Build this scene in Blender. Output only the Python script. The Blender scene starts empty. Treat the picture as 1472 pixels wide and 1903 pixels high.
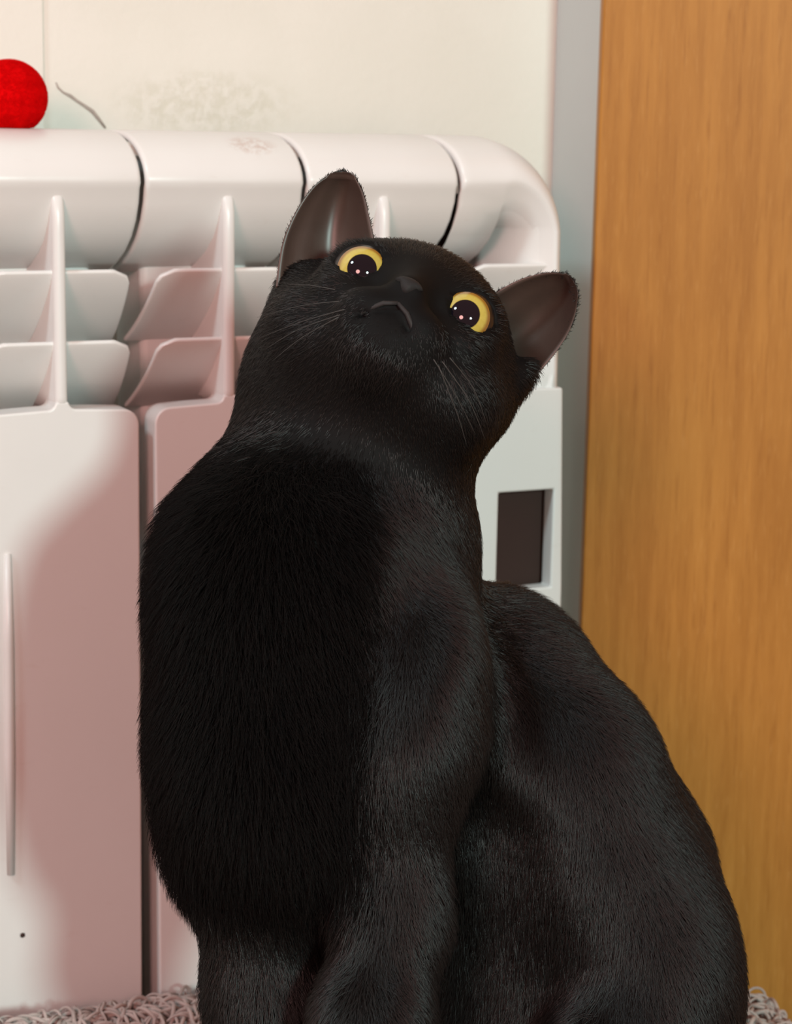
import bpy, bmesh, math, random
import numpy as np
from math import sin, cos, radians, pi, sqrt
from mathutils import Vector, Matrix

random.seed(7)
rng = np.random.default_rng(11)
scene = bpy.context.scene
col = scene.collection

# ------------------------------------------------------------------ camera
FPX = 3700.0
YAW, PITCH, ROLL = radians(25), radians(11), radians(1.0)
CAM = np.array([0.0, -0.98, 0.70])
FW = np.array([sin(YAW) * cos(PITCH), cos(YAW) * cos(PITCH), -sin(PITCH)])
R0 = np.array([cos(YAW), -sin(YAW), 0.0])
U0 = np.cross(R0, FW)
RT = R0 * cos(ROLL) + U0 * sin(ROLL)
UP = U0 * cos(ROLL) - R0 * sin(ROLL)
cd = bpy.data.cameras.new('camera')
cam = bpy.data.objects.new('camera', cd)
col.objects.link(cam)
cd.sensor_fit = 'HORIZONTAL'
cd.sensor_width = 36.0
cd.lens = FPX * 36.0 / 1472.0
cd.clip_start = 0.01
cd.dof.use_dof = True
cd.dof.focus_distance = 0.71
cd.dof.aperture_fstop = 26
cam.matrix_world = Matrix(((RT[0], UP[0], -FW[0], CAM[0]), (RT[1], UP[1], -FW[1], CAM[1]),
                           (RT[2], UP[2], -FW[2], CAM[2]), (0, 0, 0, 1)))
scene.camera = cam

# ------------------------------------------------------------------ world, lights, exposure
world = bpy.data.worlds.new('world')
scene.world = world
world.use_nodes = True
world.node_tree.nodes['Background'].inputs[0].default_value = (0.41, 0.215, 0.18, 1)
world.node_tree.nodes['Background'].inputs[1].default_value = 1.0


def area(name, loc, target, size, power, color, shape='DISK'):
    l = bpy.data.lights.new(name, 'AREA')
    l.shape = shape
    l.size = size
    l.energy = power
    l.color = color
    o = bpy.data.objects.new(name, l)
    col.objects.link(o)
    o.location = loc
    d = Vector(target) - Vector(loc)
    o.rotation_euler = d.to_track_quat('-Z', 'Y').to_euler()
    return o


area('floor_lamp_light', (0.22, -2.45, 1.12), (0.3, -0.15, 0.5), 0.26, 33, (0.72, 1.0, 0.94))
area('ceiling_light', (-1.30, -0.71, 2.36), (0.5, -0.05, 0.62), 0.35, 21, (0.68, 0.95, 1.0))
area('table_lamp_light', (-0.90, -1.80, 1.20), (0.35, -0.12, 0.5), 0.5, 16, (1.0, 0.50, 0.46))
scene.view_settings.view_transform = 'Standard'
scene.view_settings.look = 'None'
scene.view_settings.gamma = 1.0
scene.view_settings.exposure = 0.0
scene.view_settings.use_curve_mapping = False


# ------------------------------------------------------------------ helpers
def ray(px, py):
    return FW + RT * ((px - 736.0) / FPX) - UP * ((py - 951.5) / FPX)


def D(px, py, d):
    return CAM + d * ray(px, py)


def onY(px, py, y):
    r = ray(px, py)
    return CAM + r * ((y - CAM[1]) / r[1])


def mat(name):
    m = bpy.data.materials.new(name)
    m.use_nodes = True
    nt = m.node_tree
    b = nt.nodes['Principled BSDF']
    return m, nt, b


def nd(nt, typ, **kw):
    n = nt.nodes.new(typ)
    for k, v in kw.items():
        setattr(n, k, v)
    return n


def setin(n, **kw):
    for k, v in kw.items():
        n.inputs[k.replace('_', ' ')].default_value = v


def mixrgb(nt, fac, a, b):
    n = nt.nodes.new('ShaderNodeMix')
    n.data_type = 'RGBA'
    for sock, v in ((n.inputs[0], fac), (n.inputs[6], a), (n.inputs[7], b)):
        if isinstance(v, (tuple, list)):
            sock.default_value = (*v[:3], 1)
        elif isinstance(v, (int, float)):
            sock.default_value = v
        else:
            nt.links.new(v, sock)
    return n.outputs[2]


def math_n(nt, op, a, b=None, c=None, clamp=False):
    n = nt.nodes.new('ShaderNodeMath')
    n.operation = op
    n.use_clamp = clamp
    for i, v in enumerate((a, b, c)):
        if v is None:
            continue
        if isinstance(v, (int, float)):
            n.inputs[i].default_value = v
        else:
            nt.links.new(v, n.inputs[i])
    return n.outputs[0]


def ramp(nt, val, p0, p1):
    n = nt.nodes.new('ShaderNodeMapRange')
    n.interpolation_type = 'SMOOTHSTEP'
    nt.links.new(val, n.inputs[0])
    n.inputs[1].default_value = p0
    n.inputs[2].default_value = p1
    return n.outputs[0]


def noise(nt, vec, scale, detail=4, rough=0.55, stretch=None):
    if stretch is not None:
        mp = nt.nodes.new('ShaderNodeMapping')
        mp.inputs['Scale'].default_value = stretch
        nt.links.new(vec, mp.inputs[0])
        vec = mp.outputs[0]
    n = nt.nodes.new('ShaderNodeTexNoise')
    n.inputs['Scale'].default_value = scale
    n.inputs['Detail'].default_value = detail
    n.inputs['Roughness'].default_value = rough
    nt.links.new(vec, n.inputs['Vector'])
    return n.outputs[0]


def bump(nt, b, h, strength, dist):
    n = nt.nodes.new('ShaderNodeBump')
    n.inputs['Strength'].default_value = strength
    n.inputs['Distance'].default_value = dist
    nt.links.new(h, n.inputs['Height'])
    nt.links.new(n.outputs[0], b.inputs['Normal'])


def blob(nt, pos, centre, radii):
    """soft ellipsoidal mask around a world position (for stains)"""
    mp = nt.nodes.new('ShaderNodeVectorMath')
    mp.operation = 'SUBTRACT'
    nt.links.new(pos, mp.inputs[0])
    mp.inputs[1].default_value = tuple(centre)
    dv = nt.nodes.new('ShaderNodeVectorMath')
    dv.operation = 'DIVIDE'
    nt.links.new(mp.outputs[0], dv.inputs[0])
    dv.inputs[1].default_value = radii
    ln = nt.nodes.new('ShaderNodeVectorMath')
    ln.operation = 'LENGTH'
    nt.links.new(dv.outputs[0], ln.inputs[0])
    return ramp(nt, ln.outputs['Value'], 1.0, 0.35)


# ------------------------------------------------------------------ materials
def m_wall():
    m, nt, b = mat('cream wall paint')
    g = nd(nt, 'ShaderNodeNewGeometry')
    P = g.outputs['Position']
    n1 = noise(nt, P, 9, 3)
    c = mixrgb(nt, ramp(nt, n1, 0.35, 0.65), (0.76, 0.73, 0.66), (0.80, 0.765, 0.70))
    c0 = onY(385, 195, 0.0)
    mk = blob(nt, P, c0, (0.062, 0.05, 0.022))
    n2 = noise(nt, P, 160, 5, 0.7)
    mk2 = math_n(nt, 'MULTIPLY', mk, ramp(nt, n2, 0.40, 0.62))
    c = mixrgb(nt, math_n(nt, 'MULTIPLY', mk2, 0.5), c, (0.60, 0.57, 0.46))
    nt.links.new(c, b.inputs['Base Color'])
    setin(b, Roughness=0.75)
    b.inputs['Specular IOR Level'].default_value = 0.25
    h = math_n(nt, 'ADD', noise(nt, P, 220, 4), math_n(nt, 'MULTIPLY', mk2, -0.8))
    bump(nt, b, h, 0.25, 0.001)
    return m


def m_plain(name, c, rough=0.6, spec=0.4, vary=0.08, scale=40, bmp=0.1, coat=0.0):
    m, nt, b = mat(name)
    tc = nd(nt, 'ShaderNodeNewGeometry')
    n1 = noise(nt, tc.outputs['Position'], scale, 4)
    cc = mixrgb(nt, n1, tuple(x * (1 - vary) for x in c), tuple(min(1, x * (1 + vary)) for x in c))
    nt.links.new(cc, b.inputs['Base Color'])
    setin(b, Roughness=rough)
    b.inputs['Specular IOR Level'].default_value = spec
    b.inputs['Coat Weight'].default_value = coat
    if bmp:
        bump(nt, b, n1, bmp, 0.001)
    return m


def m_radiator():
    m, nt, b = mat('white radiator enamel')
    P = nd(nt, 'ShaderNodeNewGeometry').outputs['Position']
    n1 = noise(nt, P, 25, 4)
    c = mixrgb(nt, n1, (0.765, 0.745, 0.725), (0.80, 0.785, 0.77))
    s = blob(nt, P, onY(465, 270, -0.10), (0.014, 0.03, 0.0055))
    n2 = noise(nt, P, 300, 4, 0.7)
    s = math_n(nt, 'MULTIPLY', s, ramp(nt, n2, 0.42, 0.58))
    c = mixrgb(nt, math_n(nt, 'MULTIPLY', s, 0.55), c, (0.52, 0.36, 0.30))
    n3 = noise(nt, P, 60, 5, 0.7, (1, 1, 2.5))
    c = mixrgb(nt, math_n(nt, 'MULTIPLY', ramp(nt, n3, 0.6, 0.8), 0.2), c, (0.6, 0.5, 0.44))
    nt.links.new(c, b.inputs['Base Color'])
    setin(b, Roughness=0.33)
    b.inputs['Specular IOR Level'].default_value = 0.5
    bump(nt, b, noise(nt, P, 400, 3), 0.05, 0.0005)
    return m


def m_wood():
    m, nt, b = mat('orange oak veneer')
    tc = nd(nt, 'ShaderNodeTexCoord')
    P = tc.outputs['Object']
    g1 = noise(nt, P, 1.0, 5, 0.6, (95, 20, 7))
    g2 = noise(nt, P, 1.0, 6, 0.65, (340, 60, 22))
    g3 = noise(nt, P, 1.0, 4, 0.6, (800, 100, 70))
    c = mixrgb(nt, ramp(nt, g1, 0.3, 0.72), (0.375, 0.150, 0.026), (0.475, 0.205, 0.040))
    c = mixrgb(nt, math_n(nt, 'MULTIPLY', ramp(nt, g2, 0.5, 0.72), 0.6), c, (0.29, 0.105, 0.016))
    c = mixrgb(nt, math_n(nt, 'MULTIPLY', ramp(nt, g3, 0.52, 0.75), 0.4), c, (0.55, 0.27, 0.075))
    nt.links.new(c, b.inputs['Base Color'])
    setin(b, Roughness=0.5)
    b.inputs['Specular IOR Level'].default_value = 0.2
    bump(nt, b, g2, 0.15, 0.0006)
    return m


def m_fur(name='black cat fur', spec=0.52, rough=0.40):
    m, nt, b = mat(name)
    hi = nd(nt, 'ShaderNodeHairInfo')
    r = hi.outputs['Random']
    c = mixrgb(nt, r, (0.0012, 0.0010, 0.0010), (0.007, 0.005, 0.0045))
    nt.links.new(c, b.inputs['Base Color'])
    setin(b, Roughness=rough)
    b.inputs['Specular IOR Level'].default_value = spec
    return m


M = {}
M['wall'] = m_wall()
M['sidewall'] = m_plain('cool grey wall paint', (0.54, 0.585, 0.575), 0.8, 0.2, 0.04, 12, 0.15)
M['rad'] = m_radiator()
M['wood'] = m_wood()
M['fur'] = m_fur()
M['shade_fur'] = m_fur('dull black chest fur for shade', 0.10, 0.6)  # same black as the coat, gloss lowered to stand in for chest shade
M['skin'] = m_plain('black cat undercoat', (0.003, 0.0025, 0.0025), 0.7, 0.15, 0.2, 200, 0.0)
M['ear'] = m_plain('dark brown ear skin', (0.062, 0.038, 0.030), 0.40, 0.6, 0.25, 90, 0.05)
M['nose'] = m_plain('black nose leather', (0.012, 0.010, 0.010), 0.7, 0.35, 0.2, 300, 0.2)
M['lip'] = m_plain('dark grey lip skin', (0.024, 0.020, 0.020), 0.65, 0.3, 0.2, 300, 0.1)
M['whisker'] = m_plain('pale whisker', (0.05, 0.047, 0.045), 0.45, 0.4, 0.05, 100, 0)
M['pupil'] = m_plain('glossy pupil', (0.004, 0.003, 0.006), 0.05, 0.35, 0.0, 10, 0, 0.25)
M['eyerim'] = m_plain('dark eye rim', (0.008, 0.006, 0.006), 0.3, 0.5, 0.1, 200, 0)
M['floor'] = m_plain('brown floor boards', (0.23, 0.14, 0.08), 0.5, 0.4, 0.25, 6, 0.1)
M['bench'] = m_plain('grey upholstery', (0.22, 0.20, 0.19), 0.9, 0.2, 0.1, 200, 0.3)
M['blanket'] = m_plain('taupe fleece', (0.30, 0.25, 0.235), 0.95, 0.1, 0.25, 120, 0.5)
M['loops'] = m_plain('taupe loop yarn', (0.46, 0.385, 0.36), 0.9, 0.15, 0.35, 90, 0)
M['red'] = m_plain('red felt', (0.66, 0.001, 0.002), 0.9, 0.04, 0.12, 300, 0.3)
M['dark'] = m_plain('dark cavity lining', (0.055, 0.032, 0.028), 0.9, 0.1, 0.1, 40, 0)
M['shadow_edge'] = m_plain('grey shadow edge', (0.45, 0.38, 0.34), 0.9, 0.1, 0.2, 300, 0)  # grey for the shadow edge painted on the wall


def m_iris():
    m, nt, b = mat('yellow iris')
    tc = nd(nt, 'ShaderNodeTexCoord')
    sp = nd(nt, 'ShaderNodeSeparateXYZ')
    nt.links.new(tc.outputs['Object'], sp.inputs[0])
    rr = math_n(nt, 'SQRT', math_n(nt, 'ADD', math_n(nt, 'POWER', sp.outputs[0], 2.0), math_n(nt, 'POWER', sp.outputs[1], 2.0)))
    n1 = noise(nt, tc.outputs['Object'], 700, 4)
    c = mixrgb(nt, n1, (0.44, 0.34, 0.045), (0.58, 0.46, 0.10))
    c = mixrgb(nt, ramp(nt, rr, 0.0072, 0.0086), c, (0.26, 0.12, 0.015))
    nt.links.new(c, b.inputs['Base Color'])
    setin(b, Roughness=0.25)
    b.inputs['Coat Weight'].default_value = 1.0
    b.inputs['Coat Roughness'].default_value = 0.03
    return m


M['iris'] = m_iris()


# ------------------------------------------------------------------ mesh helpers
def obj(name, verts, faces, material, parent=None, smooth=True, loc=None):
    me = bpy.data.meshes.new(name)
    verts = [tuple(map(float, v)) for v in verts]
    me.from_pydata(verts, [], [tuple(map(int, f)) for f in faces])
    me.validate()
    me.update()
    if smooth:
        me.polygons.foreach_set('use_smooth', [True] * len(me.polygons))
    me.materials.append(material)
    o = bpy.data.objects.new(name, me)
    col.objects.link(o)
    if parent is not None:
        o.parent = parent
    if loc is not None:
        o.location = loc
    return o


def empty(name, loc):
    o = bpy.data.objects.new(name, None)
    o.empty_display_size = 0.02
    col.objects.link(o)
    o.location = tuple(map(float, loc))
    return o


def attach(o, parent):
    """parent o (built in world coordinates) under an unrotated parent chain"""
    loc = Vector((0, 0, 0))
    p = parent
    while p is not None:
        loc += p.location
        p = p.parent
    o.parent = parent
    o.location = Vector(o.location) - loc
    return o


def tag(o, label=None, cat=None, group=None, kind=None):
    if label:
        o['label'] = label
    if cat:
        o['category'] = cat
    if group:
        o['group'] = group
    if kind:
        o['kind'] = kind
    return o


def fix_normals(o):
    bm = bmesh.new()
    bm.from_mesh(o.data)
    bmesh.ops.recalc_face_normals(bm, faces=bm.faces)
    bm.to_mesh(o.data)
    bm.free()


def bevel(o, w, seg=3, angle=35):
    md = o.modifiers.new('bevel', 'BEVEL')
    md.width = w
    md.segments = seg
    md.limit_method = 'ANGLE'
    md.angle_limit = radians(angle)
    md.harden_normals = False
    # shade smooth by angle is approximated with weighted normals
    wn = o.modifiers.new('weighted', 'WEIGHTED_NORMAL')
    wn.keep_sharp = False
    return o


def box(name, lo, hi, material, parent=None, bev=0.0, smooth=True):
    x0, y0, z0 = lo
    x1, y1, z1 = hi
    v = [(x0, y0, z0), (x1, y0, z0), (x1, y1, z0), (x0, y1, z0), (x0, y0, z1), (x1, y0, z1), (x1, y1, z1), (x0, y1, z1)]
    f = [(0, 3, 2, 1), (4, 5, 6, 7), (0, 1, 5, 4), (1, 2, 6, 5), (2, 3, 7, 6), (3, 0, 4, 7)]
    o = obj(name, v, f, material, None, smooth=bev > 0)
    if bev:
        bevel(o, bev)
    if parent is not None:
        attach(o, parent)
    return o


def prism(name, outline, y0, y1, material, parent=None, bev=0.0):
    """outline: list of (x,z), extruded between y0 (front) and y1 (back)"""
    n = len(outline)
    v = [(x, y0, z) for x, z in outline] + [(x, y1, z) for x, z in outline]
    f = [tuple(range(n)), tuple(range(2 * n - 1, n - 1, -1))]
    f += [(i, n + i, n + (i + 1) % n, (i + 1) % n) for i in range(n)]
    o = obj(name, v, f, material)
    fix_normals(o)
    if bev:
        bevel(o, bev, 3, 50)
    if parent is not None:
        attach(o, parent)
    return o


def tube(name, pts, radii, material, parent=None, n=6):
    pts = [np.array(p, float) for p in pts]
    if isinstance(radii, (int, float)):
        radii = [radii] * len(pts)
    v, f = [], []
    for i, p in enumerate(pts):
        t = pts[min(i + 1, len(pts) - 1)] - pts[max(i - 1, 0)]
        t /= np.linalg.norm(t)
        a = np.cross(t, (0.31, 0.2, 0.93))
        a /= np.linalg.norm(a)
        b = np.cross(t, a)
        for k in range(n):
            an = 2 * pi * k / n
            v.append(p + radii[i] * (a * cos(an) + b * sin(an)))
    for i in range(len(pts) - 1):
        for k in range(n):
            f.append((i * n + k, i * n + (k + 1) % n, (i + 1) * n + (k + 1) % n, (i + 1) * n + k))
    f.append(tuple(range(n - 1, -1, -1)))
    f.append(tuple(range((len(pts) - 1) * n, len(pts) * n)))
    o = obj(name, v, f, material)
    if parent is not None:
        attach(o, parent)
    return o


def grid_shell(name, front, back, material, parent=None):
    """closed shell from two point grids of the same shape (rows, cols, 3)"""
    r, c = front.shape[:2]
    v = np.concatenate([front.reshape(-1, 3), back.reshape(-1, 3)])
    N = r * c
    f = []
    for i in range(r - 1):
        for j in range(c - 1):
            a = i * c + j
            f.append((a, a + 1, a + c + 1, a + c))
            f.append((N + a, N + a + c, N + a + c + 1, N + a + 1))
    rim = [j for j in range(c)] + [i * c + c - 1 for i in range(1, r)] + [(r - 1) * c + j for j in range(c - 2, -1, -1)] + [i * c for i in range(r - 2, 0, -1)]
    for k in range(len(rim)):
        a, b = rim[k], rim[(k + 1) % len(rim)]
        f.append((a, N + a, N + b, b))
    o = obj(name, v, f, material)
    fix_normals(o)
    if parent is not None:
        attach(o, parent)
    return o


def hair_object(name, roots_pts, radius, material, parent=None):
    """roots_pts: (n, k, 3) world points; radius (k,) or (n,k)"""
    n, k = roots_pts.shape[:2]
    hc = bpy.data.hair_curves.new(name)
    hc.add_curves([k] * n)
    hc.attributes['position'].data.foreach_set('vector', roots_pts.astype(np.float32).ravel())
    ra = hc.attributes.get('radius') or hc.attributes.new('radius', 'FLOAT', 'POINT')
    rr = np.broadcast_to(radius, (n, k)).astype(np.float32).ravel()
    ra.data.foreach_set('value', np.ascontiguousarray(rr))
    hc.materials.append(material)
    o = bpy.data.objects.new(name, hc)
    col.objects.link(o)
    if parent is not None:
        attach(o, parent)
    return o


# ------------------------------------------------------------------ the room
XC = float(onY(1031, 150, 0.0)[0])          # corner of back wall and the short return
fl = box('floor', (-2.2, -3.2, -0.05), (1.6, 0.1, 0.0), M['floor'])
tag(fl, 'brown floor under the bench', None, None, 'structure')
wb = box('wall_back', (-2.2, 0.0, 0.0), (XC + 0.01, 0.1, 2.5), M['wall'])
tag(wb, 'cream painted wall behind the radiator', None, None, 'structure')
wr = box('wall_right', (XC, -0.052, 0.0), (1.6, 0.1, 2.5), M['sidewall'])
tag(wr, 'cool grey wall return between radiator and wooden door', None, None, 'structure')
xs = float(onY(79, 50, 0.0)[0])
sheet = box('wall_sheet', (-2.2, -0.0016, 0.0), (xs, 0.0, 2.5), M['wall'], wb, 0.0006)
# shadow edge beside the ball, painted as a thin grey line on the wall
cp = [(104, 153), (108, 163), (118, 172), (131, 178), (144, 188), (158, 197), (172, 207), (183, 221), (196, 238)]
tube('wall_shadow_edge', [onY(x, y, -0.0004) for x, y in cp], [0.0003, 0.0005, 0.0005, 0.0008, 0.0007, 0.0008, 0.0010, 0.0009, 0.0005], M['shadow_edge'], wb, 6)
cp2 = [(104, 196), (120, 208), (140, 220), (165, 230), (190, 240)]

# wooden door leaf, turned towards the camera
E0 = D(1120, 50, 1.02)
dr = np.array([0.906, -0.423, 0.0])
dn = np.array([0.423, 0.906, 0.0])
door = empty('door_1', (E0[0], E0[1], 0.0))
door.rotation_euler = (0, 0, radians(-25))
tag(door, 'orange oak wooden door standing open beside the radiator', None, None, 'structure')
dl = box('door_leaf', (0, 0, 0.012), (0.72, 0.016, 2.02), M['wood'], None, 0.0012)
dl.parent = door
hd = tube('door_handle', [(0.66, 0, 1.02), (0.66, -0.05, 1.02), (0.655, -0.055, 1.02), (0.56, -0.055, 1.02)], 0.009, m_plain('brushed steel', (0.5, 0.5, 0.5), 0.3, 0.6, 0.05, 50, 0), None, 10)
hd.parent = door

# ------------------------------------------------------------------ radiator
YF = -0.118
ZT = 0.6955
PITCHX = 0.0794
XG = [0.2754 - 3 * PITCHX, 0.2754 - 2 * PITCHX, 0.2754 - PITCHX, 0.2754, 0.3535, 0.4333]
XEND = float(onY(1045, 480, YF)[0]) + 0.0075
ZL1 = float(onY(430, 502, YF)[2])
ZL2 = float(onY(435, 630, YF)[2])
ZP = float(onY(300, 753, YF)[2])
ZB = 0.145

rad = empty('radiator', (0.30, -0.07, ZB))
tag(rad, 'white aluminium sectional radiator with louvred top on the wall behind the cat', 'radiator')

# cap profile in (y, z relative to top)
cap_prof = [(-0.030, -0.004), (-0.033, -0.001), (-0.050, 0.0)]
for k in range(13):
    a = pi / 2 * k / 12
    cap_prof.append((-0.072 - 0.046 * sin(a), -0.023 + 0.023 * cos(a)))
lip_i = len(cap_prof) - 1
cap_prof += [(-0.1165, -0.0255), (-0.1150, -0.032), (-0.1105, -0.0405), (-0.104, -0.048), (-0.094, -0.055), (-0.082, -0.0605), (-0.066, -0.066)]


def sweep_shell(name, prof, xs_, parent, th=0.0025, drop=None, edge=0.0022):
    """profile (y,z) swept along x with rounded ends"""
    P = np.array(prof)
    T = np.gradient(P, axis=0)
    T /= np.linalg.norm(T, axis=1)[:, None]
    Nn = np.stack([-T[:, 1], T[:, 0]], 1)      # points outwards (up / front)
    Nn = Nn if (Nn[2] @ np.array([0, 1])) > 0 else -Nn
    fr = np.zeros((len(P), len(xs_), 3))
    bk = np.zeros_like(fr)
    L0, L1 = xs_[0], xs_[-1]
    for j, x in enumerate(xs_):
        e = min(x - L0, L1 - x)
        inset = 0.0
        if e < edge:
            t = 1 - e / edge
            inset = edge * (1 - sqrt(max(0, 1 - t * t)))
        q = P - Nn * inset
        fr[:, j, 0] = x
        fr[:, j, 1] = q[:, 0]
        fr[:, j, 2] = ZT + q[:, 1]
        q2 = P - Nn * max(th, inset + 0.0003)
        bk[:, j, 0] = x
        bk[:, j, 1] = q2[:, 0]
        bk[:, j, 2] = ZT + q2[:, 1]
    return grid_shell(name, fr, bk, M['rad'], parent)


def ends(a, b, e=0.0022, n=4, mid=3):
    s = [a + e * (1 - cos(pi / 2 * k / n)) for k in range(n + 1)]
    t = [b - (x - a) for x in reversed(s)]
    return s + [s[-1] + (t[0] - s[-1]) * k / mid for k in range(1, mid)] + t


def louvre(name, xa, xb, zlip, outer, parent, height=0.0365):
    """curved deflector: lip at top front, sloping back and down. outer = +1/-1 side that is rounded, 0 none"""
    prof = []
    for k in range(15):
        t = k / 14
        prof.append((YF + 0.002 + 0.044 * t ** 1.25, zlip - height * (1 - (1 - t) ** 1.15)))
    P = np.array(prof)
    nx = 12
    fr = np.zeros((len(P), nx, 3))
    bk = np.zeros_like(fr)
    arc = np.concatenate([[0], np.cumsum(np.linalg.norm(np.diff(P, axis=0), axis=1))])
    T = np.gradient(P, axis=0)
    T /= np.linalg.norm(T, axis=1)[:, None]
    Nn = np.stack([T[:, 1], -T[:, 0]], 1)
    if Nn[4][0] > 0:
        Nn = -Nn
    R = 0.008
    for i in range(len(P)):
        a, b = xa, xb
        ins = 0.0
        if arc[i] < R:
            u = 1 - arc[i] / R
            ins = R * (1 - sqrt(max(0, 1 - u * u)))
        fl_ = 0.0035 * arc[i] / arc[-1]
        if outer > 0:
            b = xb - ins + fl_
        elif outer < 0:
            a = xa + ins - fl_
        for j in range(nx):
            u = j / (nx - 1)
            x = a + (b - a) * u
            fr[i, j] = (x, P[i, 0], P[i, 1])
            q = P[i] - Nn[i] * 0.0026
            bk[i, j] = (x, q[0], q[1])
    o = grid_shell(name, fr, bk, M['rad'], parent)
    bevel(o, 0.0011, 3, 40)
    return o


def panel_outline(xa, xb, ztop, zbot, ribx, ribw, r=0.0075):
    pts = [(xa + 0.001, zbot), (xb - 0.001, zbot)]
    for k in range(7):
        a = pi / 2 * k / 6
        pts.append((xb - r + r * cos(a), ztop - r - 0.001 + r * sin(a)))
    if ribx is not None:
        rf = 0.0035
        for k in range(6):
            a = pi / 2 * k / 5
            pts.append((ribx + ribw / 2 + rf - rf * sin(a), ztop + rf - rf * cos(a)))
        for k in range(6):
            a = pi / 2 * k / 5
            pts.append((ribx - ribw / 2 - rf + rf * (1 - cos(pi / 2 - a)) if False else ribx - ribw / 2 - rf * (1 - cos(a)), ztop + rf - rf * sin(a)))
    for k in range(7):
        a = pi / 2 * k / 6
        pts.append((xa + r - r * sin(a), ztop - r - 0.001 + r * cos(a)))
    return pts


def section(xa, xb, first):
    p = xb - xa
    mid = xa + 0.0405
    core = box('section', (xa + 0.012, -0.074, ZB), (xb - 0.012, -0.032, ZT - 0.012), M['rad'], rad, 0.004)
    for z0 in (ZB + 0.03, ZT - 0.075):
        pass
    sweep_shell('top_cap', cap_prof, ends(xa + 0.0010, xb - 0.0010), core)
    for zl in (ZL1, ZL2):
        louvre('louvre', xa + 0.0075, mid, zl, -1, core)
        louvre('louvre', mid, xb - 0.0055, zl, 1, core)
    # vertical rib: thin web with rounded front
    w0, w1 = 0.0058, 0.0072
    zt, zb = ZT - 0.024, ZP - 0.0012
    v, f = [], []
    rows = 16
    for i in range(rows):
        t = i / (rows - 1)
        z = zt + (zb - zt) * t
        yf = YF - 0.0007 + (0.006 * (1 - t / 0.12) ** 2 if t < 0.12 else 0)
        sec = [(-w1 / 2, -0.072), (-w0 / 2, yf + 0.0022), (-w0 / 2 * 0.75, yf + 0.0006), (-w0 / 2 * 0.4, yf), (w0 / 2 * 0.4, yf), (w0 / 2 * 0.75, yf + 0.0006), (w0 / 2, yf + 0.0022), (w1 / 2, -0.072)]
        for dx, y in sec:
            v.append((mid + dx, y, z))
    for i in range(rows - 1):
        for k in range(7):
            a = i * 8 + k
            f.append((a, a + 1, a + 9, a + 8))
    f.append(tuple(range(8)))
    f.append(tuple(range((rows - 1) * 8 + 7, (rows - 1) * 8 - 1, -1)))
    o = obj('rib', v, f, M['rad'])
    fix_normals(o)
    attach(o, core)
    pan = prism('front_panel', panel_outline(xa + 0.0042, xb - 0.0032, ZP, ZB + 0.005, mid, 0.0062), YF - 0.0008, YF + 0.016, M['rad'], core, 0.0016)
    return core


for i in range(5):
    section(XG[i], XG[i + 1], i)
# pipe stubs joining the sections, hidden behind the caps
# end section : profile swept along a path that turns down into the side bar
xa = XG[5]
L = XEND - xa
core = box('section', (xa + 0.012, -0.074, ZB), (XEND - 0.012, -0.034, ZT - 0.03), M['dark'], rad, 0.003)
core['label'] = 'end section with rounded shoulder and a rectangular cut-out'
path = []
rx, rz = 0.040, 0.046
for s in ends(xa + 0.0010, xa + 0.012, 0.0022, 4, 2)[:6]:
    path.append((s, ZT, 0.0, 1.0))
for k in range(15):
    a = pi / 2 * k / 14
    path.append((XEND - rx + rx * sin(a), ZT - rz + rz * cos(a), a, 1.0 - k / 14 * 0.5))
for k in range(1, 8):
    path.append((XEND + 0.0010 * k / 7, ZT - rz - (ZT - rz - ZP + 0.004) * k / 7, pi / 2, 0.5))
rows = np.array(cap_prof)
fr = np.zeros((len(rows), len(path), 3))
bk = np.zeros_like(fr)
for j, (px_, pz_, a, sc) in enumerate(path):
    e = px_ - (xa + 0.0010)
    ins = 0.0
    if j < 5:
        t = 1 - e / 0.0022
        ins = 0.0022 * (1 - sqrt(max(0, 1 - t * t)))
    for i, (y, dz) in enumerate(rows):
        u = -dz * sc + ins
        back_k = 1.0
        nx_, nz_ = -sin(a), -cos(a)      # inward
        yy = y + (ins if y < -0.1 else 0)
        fr[i, j] = (px_ + nx_ * u, yy, pz_ + nz_ * u)
        bk[i, j] = (px_ + nx_ * (u + 0.0022), min(yy + 0.0022, -0.03), pz_ + nz_ * (u + 0.0022))
grid_shell('top_cap', fr, bk, M['rad'], core)
for zl in (ZL1, ZL2):
    louvre('louvre', xa + 0.0075, XEND - 0.0105, zl, -1, core)
# front panel with a rectangular hole: built as a ring of four bars in one mesh
h0 = onY(926, 916, YF)
h1 = onY(1022, 1090, YF)
pa, pb = xa + 0.0042, XEND - 0.005


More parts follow.
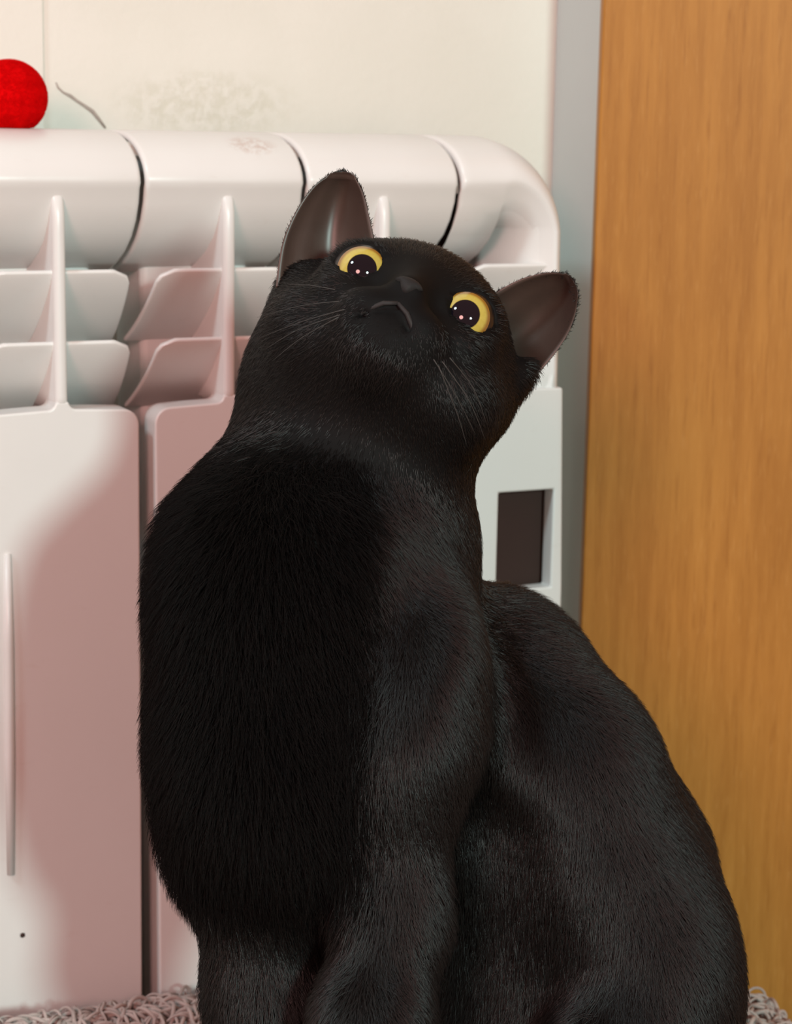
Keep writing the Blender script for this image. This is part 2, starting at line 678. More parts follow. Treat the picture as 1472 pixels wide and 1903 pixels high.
def holed_panel():
    zt, zb = ZP, ZB + 0.005
    xs_ = [pa, float(h0[0]), float(h1[0]), pb]
    zs_ = [zb, float(h1[2]), float(h0[2]), zt]
    bm = bmesh.new()
    fv = {}
    for k, y in enumerate((YF - 0.0008, YF + 0.0095)):
        for i, x in enumerate(xs_):
            for j, z in enumerate(zs_):
                xx = x
                if i == 3:
                    xx = x + (ZP - z) * 0.032 if z > 0.4 else x + (ZP - 0.4) * 0.032
                fv[k, i, j] = bm.verts.new((xx, y, z))
    for k in (0, 1):
        for i in range(3):
            for j in range(3):
                if i == 1 and j == 1:
                    continue
                bm.faces.new([fv[k, i, j], fv[k, i + 1, j], fv[k, i + 1, j + 1], fv[k, i, j + 1]])
    ring = [(i, 0) for i in range(3)] + [(3, j) for j in range(3)] + [(i, 3) for i in range(3, 0, -1)] + [(0, j) for j in range(3, 0, -1)]
    for a, b in zip(ring, ring[1:] + ring[:1]):
        bm.faces.new([fv[0, a[0], a[1]], fv[0, b[0], b[1]], fv[1, b[0], b[1]], fv[1, a[0], a[1]]])
    hr = [(1, 1), (2, 1), (2, 2), (1, 2)]
    for a, b in zip(hr, hr[1:] + hr[:1]):
        bm.faces.new([fv[0, a[0], a[1]], fv[0, b[0], b[1]], fv[1, b[0], b[1]], fv[1, a[0], a[1]]])
    bmesh.ops.recalc_face_normals(bm, faces=bm.faces)
    me = bpy.data.meshes.new('front_panel')
    bm.to_mesh(me)
    bm.free()
    me.materials.append(M['rad'])
    me.polygons.foreach_set('use_smooth', [True] * len(me.polygons))
    o = bpy.data.objects.new('front_panel', me)
    col.objects.link(o)
    bevel(o, 0.0012, 2, 50)
    attach(o, core)
    return o


holed_panel()
box('shading_end_plate', (XEND - 0.0075, -0.100, ZB + 0.006), (XEND - 0.0055, -0.03, ZT - 0.055), M['rad'], core)  # side plate added to block light falling on the wall return
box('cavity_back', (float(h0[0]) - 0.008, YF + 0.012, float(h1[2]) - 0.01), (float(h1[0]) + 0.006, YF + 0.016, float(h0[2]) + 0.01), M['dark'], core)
# raised weld bead and paint chip on the leftmost visible panel
secs = [o for o in rad.children]
bd = tube('weld_bead', [onY(14, 1030, YF - 0.001), onY(16, 1200, YF - 0.001), onY(18, 1400, YF - 0.001), onY(20, 1625, YF - 0.001)], [0.0016, 0.0024, 0.0024, 0.0018], M['rad'], secs[2], 8)
cq = onY(42, 1738, YF - 0.0009)
cv = [(cq[0] + 0.0012 * cos(a * pi / 4) * (1 + 0.2 * (a % 2)), cq[1] - 0.0001, cq[2] + 0.0012 * sin(a * pi / 4)) for a in range(8)]
cv += [(x, y + 0.0004, z) for x, y, z in cv]
chip = obj('paint_chip', cv, [tuple(range(8)), tuple(range(15, 7, -1))] + [(i, 8 + i, 8 + (i + 1) % 8, (i + 1) % 8) for i in range(8)], M['dark'])
fix_normals(chip)
attach(chip, secs[2])

# ------------------------------------------------------------------ red felt ball on the radiator
bc = onY(19, 181, -0.062)
BR = 0.0166
bc[2] = ZT + BR * 0.84
ball = empty('felt_ball', (bc[0], bc[1], ZT))
tag(ball, 'round red felt ball resting on top of the radiator', 'ball')
bm = bmesh.new()
bmesh.ops.create_icosphere(bm, subdivisions=4, radius=BR)
for v in bm.verts:
    n = v.co.normalized()
    v.co *= 1 + 0.012 * sin(n.x * 9 + 1) * sin(n.y * 7) + 0.008 * sin(n.z * 13)
    if v.co.z < -BR * 0.84:
        v.co.z = -BR * 0.84
me = bpy.data.meshes.new('ball_core')
bm.to_mesh(me)
bm.free()
me.materials.append(M['red'])
me.polygons.foreach_set('use_smooth', [True] * len(me.polygons))
bo = bpy.data.objects.new('ball_core', me)
col.objects.link(bo)
bo.location = tuple(bc)
attach(bo, ball)
nf = 9000
nv = rng.normal(size=(nf, 3))
nv /= np.linalg.norm(nv, axis=1)[:, None]
tv = np.cross(nv, rng.normal(size=(nf, 3)))
tv /= np.linalg.norm(tv, axis=1)[:, None]
tt = np.linspace(0, 1, 4)
pts = bc + nv[:, None] * (BR * 0.985 + 0.0007 * tt[None, :, None]) + tv[:, None] * (0.0022 * tt[None, :, None])
pts[:, :, 2] = np.maximum(pts[:, :, 2], ZT + 0.0003)
fz = hair_object('felt_fuzz', pts, np.array([0.00010, 0.0001, 0.00008, 0.00003]), M['red'], ball)
fz['kind'] = 'stuff'

# ------------------------------------------------------------------ bench and loop-pile blanket
BZ = 0.272
BX0, BX1, BY0, BY1 = -0.12, 0.520, -0.60, -0.150
bench = empty('bench', (0.2, -0.37, 0.0))
tag(bench, 'low grey upholstered bench carrying the cat and blanket', 'bench')
box('bench_seat', (BX0, BY0, 0.09), (BX1, BY1, BZ), M['bench'], bench, 0.02)
for x in (BX0 + 0.05, BX1 - 0.05):
    for y in (BY0 + 0.05, BY1 - 0.05):
        box('leg', (x - 0.018, y - 0.018, 0.0), (x + 0.018, y + 0.018, 0.092), M['wood'], bench, 0.003)
blanket = empty('blanket', (0.2, -0.37, BZ))
tag(blanket, 'fluffy taupe loop-pile blanket spread under the black cat', 'blanket')


def blanket_z(x, y):
    z = BZ + 0.012 + 0.004 * np.sin(x * 23 + 1.0) * np.sin(y * 19) + 0.003 * np.sin(x * 51 + y * 37)
    # thick rolled edge on the wall side and the right side
    z = z + 0.006 * np.exp(-((y - (BY1 - 0.01)) / 0.03) ** 2)
    z = z + 0.019 * np.exp(-((x - 0.505) / 0.03) ** 2 - ((y + 0.27) / 0.09) ** 2)
    ex = np.clip(np.maximum(x - (BX1 - 0.012), (BX0 + 0.012) - x), 0, None)
    ey = np.clip(np.maximum(y - (BY1 - 0.004), (BY0 + 0.012) - y), 0, None)
    e = np.sqrt(ex ** 2 + ey ** 2)
    z = z - 0.006 + 0.13 * np.clip(0.31 - x, 0, 0.10)
    return np.maximum(z - 2.2 * e ** 1.15, BZ + 0.0105)


gx = np.linspace(BX0 - 0.035, BX1 + 0.03, 110)
gy = np.linspace(BY0 - 0.035, BY1 + 0.022, 80)
GX, GY = np.meshgrid(gx, gy)
GZ = blanket_z(GX, GY)
fr = np.stack([GX, GY, GZ], 2)
bk = fr.copy()
bk[:, :, 2] -= 0.008
grid_shell('blanket_base', fr, bk, M['blanket'], blanket)
nl = 9000
lx = rng.uniform(BX0 - 0.03, BX1 + 0.026, nl)
ly = rng.uniform(BY0 - 0.03, BY1 + 0.020, nl)
# denser pile along the far edge that the photo shows
lx[:2600] = rng.uniform(0.12, 0.36, 2600)
ly[:2600] = rng.uniform(BY1 - 0.06, BY1 + 0.018, 2600)
lx[2600:3600] = rng.uniform(0.44, BX1 + 0.024, 1000)
ly[2600:3600] = rng.uniform(-0.36, -0.2, 1000)
lz = blanket_z(lx, ly)
K = 11
ang = np.linspace(-0.9, 1.0, K)[None, :] * rng.uniform(2.2, 3.6, nl)[:, None] + rng.uniform(-0.4, 0.4, nl)[:, None]
R_ = rng.uniform(0.0026, 0.0066, nl)[:, None]
az = rng.uniform(0, 2 * pi, nl)[:, None]
til = rng.uniform(-0.7, 0.7, nl)[:, None]
cu = R_ * np.sin(ang)
cw = R_ * np.cos(ang)
drift = np.linspace(-0.5, 0.5, K)[None, :] * R_ * 0.9
pts = np.zeros((nl, K, 3))
pts[:, :, 0] = lx[:, None] + cu * np.cos(az) - (drift + cw * np.sin(til)) * np.sin(az)
pts[:, :, 1] = ly[:, None] + cu * np.sin(az) + (drift + cw * np.sin(til)) * np.cos(az)
pts[:, :, 2] = lz[:, None] + R_ * 0.75 + cw * np.cos(til)
lo = hair_object('loop_pile', pts, rng.uniform(0.0005, 0.001, (nl, 1)), M['loops'], blanket)
lo['kind'] = 'stuff'

# ------------------------------------------------------------------ the cat: smooth-blended volume, one continuous mesh
H = 0.0021
cat_lo = np.array([0.13, -0.455, 0.274])
cat_hi = np.array([0.515, -0.165, 0.735])
dims = np.ceil((cat_hi - cat_lo) / H).astype(int)
ax = [cat_lo[i] + H * np.arange(dims[i]) for i in range(3)]


def new_field():
    return np.full(tuple(dims), 0.2, np.float32)


def smin(a, b, k):
    h = np.clip(0.5 + 0.5 * (b - a) / k, 0, 1)
    return b + (a - b) * h - k * h * (1 - h)


def region(lo, hi, pad):
    s = []
    for i in range(3):
        a = max(0, int((lo[i] - pad - cat_lo[i]) / H))
        b = min(dims[i], int((hi[i] + pad - cat_lo[i]) / H) + 2)
        s.append(slice(a, max(a, b)))
    X, Y, Z = np.meshgrid(ax[0][s[0]], ax[1][s[1]], ax[2][s[2]], indexing='ij', sparse=True)
    return tuple(s), X, Y, Z


def put(F, s, d, k, mode):
    if mode == 'add':
        F[s] = smin(F[s], d, k)
    else:                       # carve
        F[s] = -smin(-F[s], d, k)


def ell(F, c, radii, rot=None, k=0.02, mode='add'):
    c = np.array(c, float)
    r = np.array(radii, float)
    m = r.max()
    s, X, Y, Z = region(c - m, c + m, k + 0.012)
    X = X - c[0]
    Y = Y - c[1]
    Z = Z - c[2]
    A = np.eye(3) if rot is None else np.array(rot).T     # rows = local axes in world
    l = [A[i, 0] * X + A[i, 1] * Y + A[i, 2] * Z for i in range(3)]
    k0 = np.sqrt(sum((l[i] / r[i]) ** 2 for i in range(3)))
    k1 = np.sqrt(sum((l[i] / r[i] ** 2) ** 2 for i in range(3))) + 1e-9
    put(F, s, (k0 * (k0 - 1) / k1).astype(np.float32), k, mode)


def cone(F, a, b, ra, rb, k=0.02, mode='add'):
    a = np.array(a, float)
    b = np.array(b, float)
    m = max(ra, rb)
    s, X, Y, Z = region(np.minimum(a, b) - m, np.maximum(a, b) + m, k + 0.012)
    ab = b - a
    L2 = ab @ ab
    t = np.clip(((X - a[0]) * ab[0] + (Y - a[1]) * ab[1] + (Z - a[2]) * ab[2]) / L2, 0, 1)
    d = np.sqrt((X - a[0] - t * ab[0]) ** 2 + (Y - a[1] - t * ab[1]) ** 2 + (Z - a[2] - t * ab[2]) ** 2) - (ra + (rb - ra) * t)
    put(F, s, d.astype(np.float32), k, mode)


def axes_img(roll_deg):
    """local axes: x along picture right rotated clockwise by roll, y picture up, z to the viewer"""
    c, s_ = cos(radians(roll_deg)), sin(radians(roll_deg))
    X = RT * c - UP * s_
    Y = UP * c + RT * s_
    return np.stack([X, Y, -FW], 1)


def axes_turn(roll_deg, turn_deg):
    A = axes_img(roll_deg)
    c, s_ = cos(radians(turn_deg)), sin(radians(turn_deg))
    X, Z = A[:, 0], A[:, 2]
    return np.stack([X * c + Z * s_, A[:, 1], Z * c - X * s_], 1)


def px(r, d):
    return r * d / FPX


body = new_field()
# chest and rib cage
ell(body, D(592, 1215, .745), (.042, px(390, .74), .068), axes_turn(0, 35), 0.02)
ell(body, D(570, 1085, .742), (px(225, .74), px(240, .74), .058), axes_img(14), 0.025)
ell(body, D(640, 1415, .738), (.042, px(305, .735), .065), axes_turn(-8, 35), 0.022)
# neck
cone(body, D(675, 760, .757), D(606, 1010, .752), px(192, .755), px(240, .75), 0.025)
ell(body, D(755, 980, .765), (px(100, .76), px(210, .76), .045), axes_img(-4), 0.02)
# trunk running back to the right
bp = [(880, 1325, .785, 242), (955, 1480, .79, 262), (1042, 1645, .795, 272), (1072, 1860, .79, 278)]
for a_, b_ in zip(bp, bp[1:]):
    cone(body, D(*a_[:3]), D(*b_[:3]), px(a_[3], a_[2]), px(b_[3], b_[2]), 0.012)
# haunch / thigh
ell(body, D(1120, 1620, .755), (px(185, .755), px(330, .755), .040), axes_img(-24), 0.012)
ell(body, D(1215, 1830, .75), (px(150, .75), px(210, .75), .040), axes_img(-8), 0.02)
ell(body, D(1015, 1385, .752), (px(190, .752), px(150, .752), .030), axes_img(20), 0.02)
# knee and hind foot
cone(body, D(1150, 1930, .725), D(960, 2110, .695), px(110, .72), px(80, .70), 0.015)
cone(body, D(1100, 2170, .735), D(840, 2185, .69), px(72, .72), px(62, .69), 0.012)
# far shoulder and foreleg (left in the picture)
ell(body, D(482, 1430, .728), (px(152, .715), px(225, .715), .044), axes_img(-8), 0.02)
cone(body, D(488, 1560, .730), D(508, 1850, .726), px(138, .73), px(114, .73), 0.02)
cone(body, D(512, 1850, .730), D(508, 2085, .728), px(108, .73), px(82, .728), 0.015)
ell(body, D(500, 2120, .712), (px(95, .71), px(52, .71), .032), axes_img(0), 0.012)
# near shoulder, upper arm, elbow, foreleg
ell(body, D(770, 1330, .712), (px(125, .715), px(240, .715), .036), axes_img(10), 0.02)
cone(body, D(775, 1400, .70), D(752, 1690, .700), px(88, .70), px(76, .70), 0.018)
cone(body, D(745, 1680, .70), D(690, 1900, .685), px(92, .70), px(88, .685), 0.018)
cone(body, D(690, 1900, .685), D(670, 2140, .68), px(88, .685), px(74, .68), 0.015)
ell(body, D(660, 2175, .665), (px(92, .67), px(52, .67), .032), axes_img(0), 0.012)
# fold between upper arm and belly, and between the forelegs
cone(body, D(862, 1420, .705), D(850, 1640, .70), px(16, .70), px(26, .70), 0.014, 'carve')
cone(body, D(912, 1560, .716), D(925, 2000, .700), px(50, .70), px(95, .70), 0.02, 'carve')
# tail curled to the right behind
tp = [D(1290, 2080, .80), D(1180, 2170, .74), D(1010, 2235, .70), D(860, 2245, .675)]
for a, b in zip(tp, tp[1:]):
    cone(body, a, b, 0.016, 0.014, 0.01)

# head frame
HROLL, HPITCH, HYAW = 24.5, 36.0, -6.0
A0 = axes_img(HROLL)
hx, hy, hz = A0[:, 0], A0[:, 1], A0[:, 2]
# yaw about hy, then pitch up about hx
cy, sy = cos(radians(HYAW)), sin(radians(HYAW))
hx, hz = hx * cy - hz * sy, hz * cy + hx * sy
cp_, sp_ = cos(radians(HPITCH)), sin(radians(HPITCH))
hy, hz = hy * cp_ - hz * sp_, hz * cp_ + hy * sp_
HA = np.stack([hx, hy, hz], 1)
HC = D(722, 686, .738)
SC = 0.001


def hp(x, y, z):
    return HC + HA @ (np.array([x, y, z], float) * SC)


head = new_field()


def hell(c, r, k=8, mode='add', rot=None):
    ell(head, hp(*c), np.array(r) * SC, HA if rot is None else HA @ rot, k * SC, mode)


def hcone(a, b, ra, rb, k=8, mode='add'):
    cone(head, hp(*a), hp(*b), ra * SC, rb * SC, k * SC, mode)


hell((0, 9, -4), (41.5, 38.5, 44))
ell(head, D(882, 740, .748), (px(74, .75), px(90, .75), .02), axes_img(30), 0.012)
ell(head, D(574, 568, .748), (px(68, .75), px(82, .75), .018), axes_img(0), 0.010)
ell(head, D(545, 690, .752), (px(85, .75), px(110, .75), .02), axes_img(10), 0.012)
hell((0, 17, 11), (34, 26, 26), 12)
ell(head, D(966, 702, .750), (px(24, .75), px(40, .75), .010), axes_img(30), 0.006)
for s_ in (-1, 1):
    hell((s_ * 26, -12, 10), (20, 18, 22), 14)
    hell((s_ * 8.5, -12.5, 37), (11.5, 9.0, 12), 5)
    hell((s_ * 20, 15, 27), (13, 9, 12), 8)
    hell((s_ * 20, 4, 27), (13, 10, 11), 8)
hcone((0, 12, 32), (0, -2, 45), 11, 6.5, 8)
hell((0, -22.5, 33), (10.5, 8, 12), 5)
hell((0, -18, 12), (28, 17, 30), 12)
# mouth line carved as an inverted V, philtrum groove
for s_ in (-1, 1):
    mp_ = [(0, -14.2, 48.5), (s_ * 5, -16.5, 47.2), (s_ * 9, -18.8, 44), (s_ * 12.0, -20.6, 40.5)]
    for a, b in zip(mp_, mp_[1:]):
        hcone(a, b, 1.2, 0.8, 1.6, 'carve')
hcone((0, -6, 50.5), (0, -13.5, 49.5), 0.9, 0.9, 1.5, 'carve')
EYE = {}
ER = 11.0
for s_, pxy in ((-1, (672, 482)), (1, (867, 576))):
    EYE[s_] = hp(s_ * 20.5, 9.5, 31.0)
    cc = EYE[s_]
    ell(head, cc, np.array([10, 10, 10]) * SC, None, 1.5 * SC, 'carve')
    hell((s_ * 20.0, -4.6, 33.6), (11.5, 5.6, 6.2), 3)
    hell((s_ * 20.0, 19.0, 29.0), (12, 3.6, 6.0), 3)
print('EYES', [tuple(np.round([736 + FPX * ((e - CAM) @ RT) / ((e - CAM) @ FW), 951.5 - FPX * ((e - CAM) @ UP) / ((e - CAM) @ FW), (e - CAM) @ FW], 3)) for e in EYE.values()])
field = smin(body, head, 0.018)
# floor the feet on the blanket
Zg = ax[2][None, None, :]
field = np.maximum(field, (BZ + 0.014 - Zg).astype(np.float32))


def surface_nets(F):
    s = F < 0
    nx, ny, nz = F.shape
    c = np.zeros((nx - 1, ny - 1, nz - 1), np.int8)
    for i in (0, 1):
        for j in (0, 1):
            for k in (0, 1):
                c += s[i:nx - 1 + i, j:ny - 1 + j, k:nz - 1 + k]
    act = (c > 0) & (c < 8)
    idx = np.full(act.shape, -1, np.int64)
    ijk = np.argwhere(act)
    idx[act] = np.arange(len(ijk))
    corners = np.array([(i, j, k) for i in (0, 1) for j in (0, 1) for k in (0, 1)])
    vals = np.stack([F[ijk[:, 0] + o[0], ijk[:, 1] + o[1], ijk[:, 2] + o[2]] for o in corners], 1).astype(np.float64)
    acc = np.zeros((len(ijk), 3))
    cnt = np.zeros(len(ijk))
    for a in range(8):
        for b in range(a + 1, 8):
            if np.abs(corners[a] - corners[b]).sum() != 1:
                continue
            va, vb = vals[:, a], vals[:, b]
            m = (va < 0) != (vb < 0)
            t = np.where(m, va / np.where(m, va - vb, 1), 0)
            p = corners[a][None] + t[:, None] * (corners[b] - corners[a])[None]
            acc[m] += p[m]
            cnt[m] += 1
    V = cat_lo + H * (ijk + acc / cnt[:, None])
    Q = []
    for axis in range(3):
        sl0 = [slice(1, -1)] * 3
        sl1 = [slice(1, -1)] * 3
        sl0[axis] = slice(0, -1)
        sl1[axis] = slice(1, None)
        a = s[tuple(sl0)]
        b = s[tuple(sl1)]
        o1, o2 = [(1, 2), (2, 0), (0, 1)][axis]
        e = np.argwhere(a != b)
        base = e.copy()
        for d_ in range(3):
            if d_ != axis:
                base[:, d_] += 1
        flip = a[tuple(e.T)]
        def at(d1, d2):
            q = base.copy()
            q[:, o1] += d1
            q[:, o2] += d2
            return idx[tuple(q.T)]
        q = np.stack([at(-1, -1), at(0, -1), at(0, 0), at(-1, 0)], 1)
        q[~flip] = q[~flip][:, ::-1]
        Q.append(q)
    Q = np.concatenate(Q)
    return V, Q[(Q >= 0).all(1)]


def quick_mesh(name, V, Q, material):
    me = bpy.data.meshes.new(name)
    me.vertices.add(len(V))
    me.vertices.foreach_set('co', V.astype(np.float32).ravel())
    me.loops.add(len(Q) * 4)
    me.loops.foreach_set('vertex_index', Q.astype(np.int32).ravel())
    me.polygons.add(len(Q))
    me.polygons.foreach_set('loop_start', np.arange(0, len(Q) * 4, 4, dtype=np.int32))
    me.update(calc_edges=True)
    me.validate()
    me.polygons.foreach_set('use_smooth', [True] * len(me.polygons))
    me.materials.append(material)
    return me


V, Q = surface_nets(field)
catp = HC.copy()
cat = empty('cat', (D(800, 2160, .74)[0], D(800, 2160, .74)[1], BZ + 0.014))
tag(cat, 'black short-haired cat sitting with its head tilted, looking up with yellow eyes', 'cat')
me = quick_mesh('body', V, Q, M['skin'])
bodyo = bpy.data.objects.new('body', me)
col.objects.link(bodyo)
attach(bodyo, cat)

# ------------------------------------------------------------------ ears
LEAR = dict(a=[(512, 535), (524, 455), (549, 395), (580, 350), (606, 330)],
            b=[(712, 490), (697, 448), (686, 400), (676, 362), (662, 333)], tip=(636, 319), d0=.737, d1=.742, name='l')
REAR = dict(a=[(880, 580), (918, 546), (968, 519), (1016, 507), (1048, 509)],
            b=[(925, 745), (992, 702), (1044, 640), (1067, 592), (1074, 552)], tip=(1066, 523), d0=.752, d1=.742, name='r')


def bez(pts, t):
    """Catmull-Rom through pts"""
    n = len(pts) - 1
    u = min(t * n, n - 1e-6)
    i = int(u)
    w = u - i
    P = lambda j: np.array(pts[max(0, min(n, j))], float)
    a, b, c, d = P(i - 1), P(i), P(i + 1), P(i + 2)
    return 0.5 * (2 * b + (c - a) * w + (2 * a - 5 * b + 4 * c - d) * w * w + (3 * b - a - 3 * c + d) * w ** 3)


EARPTS = []


def make_ear(E, cup):
    rows_, cols_ = 40, 19
    fr = np.zeros((rows_, cols_, 3))
    bk = np.zeros_like(fr)
    for i in range(rows_):
        v = i / (rows_ - 1)
        vv = min(v / 0.93, 1.0)
        A = bez(E['a'], vv)
        B = bez(E['b'], vv)
        if v > 0.93:
            w = (v - 0.93) / 0.07
            tip = np.array(E['tip'], float)
            mid_, half = (A + B) / 2, (B - A) / 2
            mid_ = mid_ + (tip - mid_) * sin(w * pi / 2)
            half = half * max(0.04, cos(w * pi / 2))
            A, B = mid_ - half, mid_ + half
        for j in range(cols_):
            u = j / (cols_ - 1) * 2 - 1
            p = A + (B - A) * (u + 1) / 2
            if v > 0.8:
                pass
            dep = E['d0'] + (E['d1'] - E['d0']) * v
            c = cup * (1 - u * u) * (1 - v ** 2.2) - 0.0045 * (1 - v) * np.exp(-((u + 0.45) / 0.30) ** 2)
            th = 0.0016 * sqrt(max(0.02, 1 - u * u)) + 0.0004
            fr[i, j] = D(p[0], p[1], dep + c)
            bk[i, j] = D(p[0], p[1], dep + c + th + 0.0012)
    o = grid_shell('ear', fr, bk, M['ear'], cat)
    o['label'] = 'upright ear with bare dark brown inner skin'
    EARPTS.append((fr, bk))
    return o


make_ear(LEAR, 0.016)
make_ear(REAR, 0.018)


# ------------------------------------------------------------------ eyes
def cap_mesh(name, r, a0, a1, material, frame, centre, parent, nr=10, ns=40):
    """spherical zone between polar angles a0..a1 around +z"""
    v, f = [], []
    for i in range(nr + 1):
        a = a0 + (a1 - a0) * i / nr
        for k in range(ns):
            t = 2 * pi * k / ns
            v.append((r * sin(a) * cos(t), r * sin(a) * sin(t), r * cos(a)))
    for i in range(nr):
        for k in range(ns):
            f.append((i * ns + k, (i + 1) * ns + k, (i + 1) * ns + (k + 1) % ns, i * ns + (k + 1) % ns))
    if a0 <= 1e-4:
        pass
    o = obj(name, v, f, material)
    return o


for s_ in (-1, 1):
    cc = EYE[s_]
    view = CAM - cc
    view /= np.linalg.norm(view)
    g = view * 0.90 + UP * 0.16 + hz * 0.10
    g /= np.linalg.norm(g)
    ex_ = np.cross(UP, g)
    ex_ /= np.linalg.norm(ex_)
    ey_ = np.cross(g, ex_)
    Rm = Matrix(np.stack([ex_, ey_, g], 1).tolist()).to_4x4()
    eye = cap_mesh('eye', ER * SC, 0.95, pi - 0.001, M['eyerim'], None, None, None, 16)
    eye.matrix_world = Matrix.Translation(Vector(cc)) @ Rm
    eye.parent = cat
    eye.matrix_parent_inverse = Matrix.Translation(-cat.location)
    ir = cap_mesh('iris', ER * SC * 1.001, 0.50, 0.96, M['iris'], None, None, None)
    ir.parent = eye
    pu = cap_mesh('pupil', ER * SC * 1.001, 0.0005, 0.515, M['pupil'], None, None, None)
    pu.parent = eye

# ------------------------------------------------------------------ nose, lips, whiskers
bm = bmesh.new()
bmesh.ops.create_icosphere(bm, subdivisions=3, radius=1.0)
for v in bm.verts:
    w = 1.0 if v.co.y > 0 else 0.55
    v.co.x *= 5.6 * (w + (1 - w) * 0.2) * (1 - 0.35 * max(0, -v.co.y))
    v.co.y *= 3.6
    v.co.z *= 3.0
    # nostrils
me = bpy.data.meshes.new('nose')
bm.to_mesh(me)
bm.free()
me.materials.append(M['nose'])
me.polygons.foreach_set('use_smooth', [True] * len(me.polygons))
no = bpy.data.objects.new('nose', me)
col.objects.link(no)
no.matrix_world = Matrix.Translation(Vector(hp(0, -3.2, 49.2))) @ Matrix(HA.tolist()).to_4x4() @ Matrix.Scale(SC, 4)
no.parent = cat
no.matrix_parent_inverse = Matrix.Translation(-cat.location)
for s_ in (-1, 1):
    lp = [hp(0, -12.3, 49.6), hp(s_ * 4.5, -14.4, 48.9), hp(s_ * 9.5, -17.6, 45.3), hp(s_ * 13.5, -20.4, 39.5), hp(s_ * 15.5, -22.2, 35)]
    tube('lip', lp, [0.0007, 0.0009, 0.0010, 0.0008, 0.0004], M['lip'], cat, 8)
WH = [[(640, 575), (560, 598), (482, 628)], [(630, 560), (560, 568), (478, 590)], [(622, 538), (575, 530), (535, 528)],
      [(632, 585), (555, 612), (492, 650)], [(628, 590), (560, 628), (505, 672)],
      [(806, 668), (850, 740), (884, 808)], [(822, 672), (872, 745), (902, 818)], [(836, 665), (880, 722), (905, 790)], [(815, 680), (850, 770), (868, 830)]]
for w in WH:
    pts_ = [D(*bez(w, t)[:2], .662 + 0.012 * t) for t in np.linspace(0, 1, 9)]
    tube('whisker', pts_, [0.00017 * (1 - 0.75 * t) for t in np.linspace(0, 1, 9)], M['whisker'], cat, 5)

# ------------------------------------------------------------------ fur
tri = np.concatenate([Q[:, [0, 1, 2]], Q[:, [0, 2, 3]]])
A_, B_, C_ = V[tri[:, 0]], V[tri[:, 1]], V[tri[:, 2]]
cr = np.cross(B_ - A_, C_ - A_)
ar = np.linalg.norm(cr, axis=1)
vn = np.zeros_like(V)
for k in range(3):
    np.add.at(vn, tri[:, k], cr)
vn /= np.linalg.norm(vn, axis=1)[:, None] + 1e-12
cen = (A_ + B_ + C_) / 3
toc = CAM - cen
toc /= np.linalg.norm(toc, axis=1)[:, None]
facing = ((cr / (ar[:, None] + 1e-12)) * toc).sum(1)
wgt = ar * np.where(facing > -0.35, 1.0, 0.35)
hl = (cen - HC) @ HA
wgt *= np.where((hl[:, 2] > 5) & (np.linalg.norm(hl / 0.001, axis=1) < 75), 1.7, 1.0)
NH = 300000
ti = rng.choice(len(tri), NH, p=wgt / wgt.sum())
r1 = np.sqrt(rng.random(NH))[:, None]
r2 = rng.random(NH)[:, None]
b0, b1, b2 = 1 - r1, r1 * (1 - r2), r1 * r2
root = A_[ti] * b0 + B_[ti] * b1 + C_[ti] * b2
nrm = vn[tri[ti, 0]] * b0 + vn[tri[ti, 1]] * b1 + vn[tri[ti, 2]] * b2
nrm /= np.linalg.norm(nrm, axis=1)[:, None]
# flow: down and back over the body, away from the nose over the head
hl = ((root - HC) @ HA) / SC
nose = np.array([0, -3, 50.0])
away = (hl - nose)
away /= np.linalg.norm(away, axis=1)[:, None]
away_w = away @ HA.T
hd_ = np.linalg.norm(hl - np.array([0, 0, 5]), axis=1)
wh = np.clip((68 - hd_) / 22, 0, 1)[:, None]
down = np.array([0.25, 0.15, -1.0])
flow = away_w * wh + (down[None] / np.linalg.norm(down)) * (1 - wh)
flow = flow + rng.normal(size=flow.shape) * 0.16
flow = flow - nrm * (flow * nrm).sum(1)[:, None]
flow /= np.linalg.norm(flow, axis=1)[:, None] + 1e-9
leng = (0.0095 * (1 - wh[:, 0]) + 0.0042 * wh[:, 0]) * rng.uniform(0.7, 1.25, NH)
fd = np.linalg.norm(hl - nose, axis=1)
leng *= np.clip(fd / 32, 0.35, 1)
# keep clear of the eyes, nose and lips
keep = np.ones(NH, bool)
for s_ in (-1, 1):
    keep &= np.linalg.norm(root - EYE[s_], axis=1) > 0.0113
keep &= np.linalg.norm(hl - np.array([0, -3.2, 50]), axis=1) > 5.5
root, nrm, flow, leng = root[keep], nrm[keep], flow[keep], leng[keep]
rv = root - CAM
rd = rv @ FW
rpx, rpy = 736 + FPX * (rv @ RT) / rd, 951.5 - FPX * (rv @ UP) / rd
sst = lambda x, a, b: (lambda t: t * t * (3 - 2 * t))(np.clip((x - a) / (b - a), 0, 1))
wc = sst(rpx, 720, 640) * sst(rpy, 800, 950) * sst(rpy, 1720, 1600)      # longer chest hairs, raised so the chest looks shaded
leng = leng * (1 + 0.35 * wc)
lift = (0.30 + 0.18 * rng.random(len(root)) + 0.65 * wc)[:, None]
K = 5
tt = np.linspace(0, 1, K)
pts = np.zeros((len(root), K, 3))
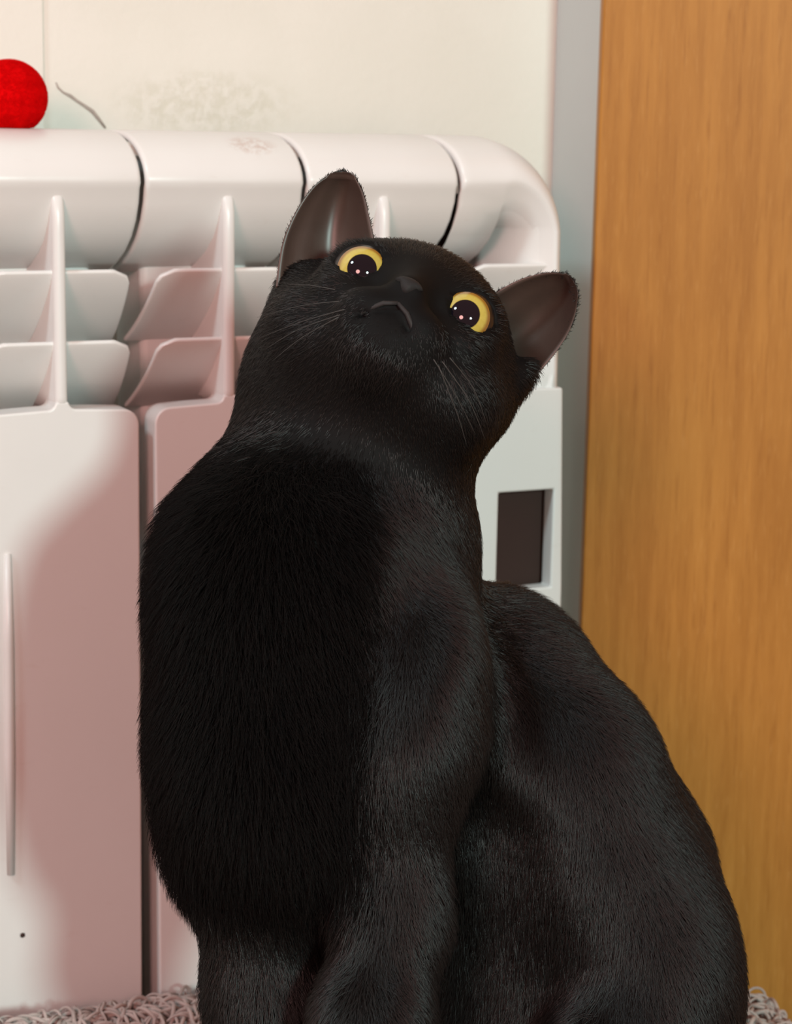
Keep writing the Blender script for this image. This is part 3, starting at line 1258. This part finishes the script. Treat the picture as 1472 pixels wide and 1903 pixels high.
for i, t in enumerate(tt):
    ln = leng[:, None] * t
    pts[:, i] = root - nrm * 0.0006 + flow * ln * (0.95) + nrm * ln * lift * (1 - 0.45 * t)
pts[:, :, 2] = np.maximum(pts[:, :, 2], BZ + 0.0145)
rad_ = np.array([0.000085, 0.00009, 0.00008, 0.00005, 0.000018])
isr = rng.random(len(root)) < sst(rpx, 735, 640) * sst(rpy, 740, 860) * sst(rpy, 1760, 1620)  # hairs given the dull material where the chest is painted as shaded
shade_fur = hair_object('chest_shade_fur', pts[isr], rad_, M['shade_fur'], cat)
shade_fur['kind'] = 'stuff'
shade_fur['label'] = 'longer black chest fur with its gloss cut to stand for shade'
fur = hair_object('fur', pts[~isr], rad_, M['fur'], cat)
fur['kind'] = 'stuff'
fur['label'] = 'short sleek black fur coat'

# fur on the backs and rims of the ears
ep = []
for fr, bk in EARPTS:
    r_, c_ = fr.shape[:2]
    n_e = 5000
    a = rng.random(n_e) * (r_ - 1.01)
    b = rng.random(n_e) * (c_ - 1.01)
    b[:2200] = np.where(rng.random(2200) < 0.5, rng.random(2200) * 0.9, c_ - 1.02 - rng.random(2200) * 0.9)
    i0, j0 = a.astype(int), b.astype(int)
    fa, fb = (a - i0)[:, None], (b - j0)[:, None]
    P = bk[i0, j0] * (1 - fa) * (1 - fb) + bk[i0 + 1, j0] * fa * (1 - fb) + bk[i0, j0 + 1] * (1 - fa) * fb + bk[i0 + 1, j0 + 1] * fa * fb
    up = bk[np.minimum(i0 + 1, r_ - 1), j0] - bk[i0, j0]
    up /= np.linalg.norm(up, axis=1)[:, None]
    outw = FW[None] * 0.5 + up * 0.5 + rng.normal(size=(n_e, 3)) * 0.25
    outw /= np.linalg.norm(outw, axis=1)[:, None]
    L_ = rng.uniform(0.0010, 0.0022, n_e)[:, None]
    ep.append(np.stack([P + outw * L_ * t for t in np.linspace(0, 1, 4)], 1))
ef = hair_object('ear_fur', np.concatenate(ep), np.array([0.0001, 0.0001, 0.00008, 0.00003]), M['fur'], cat)
ef['kind'] = 'stuff'
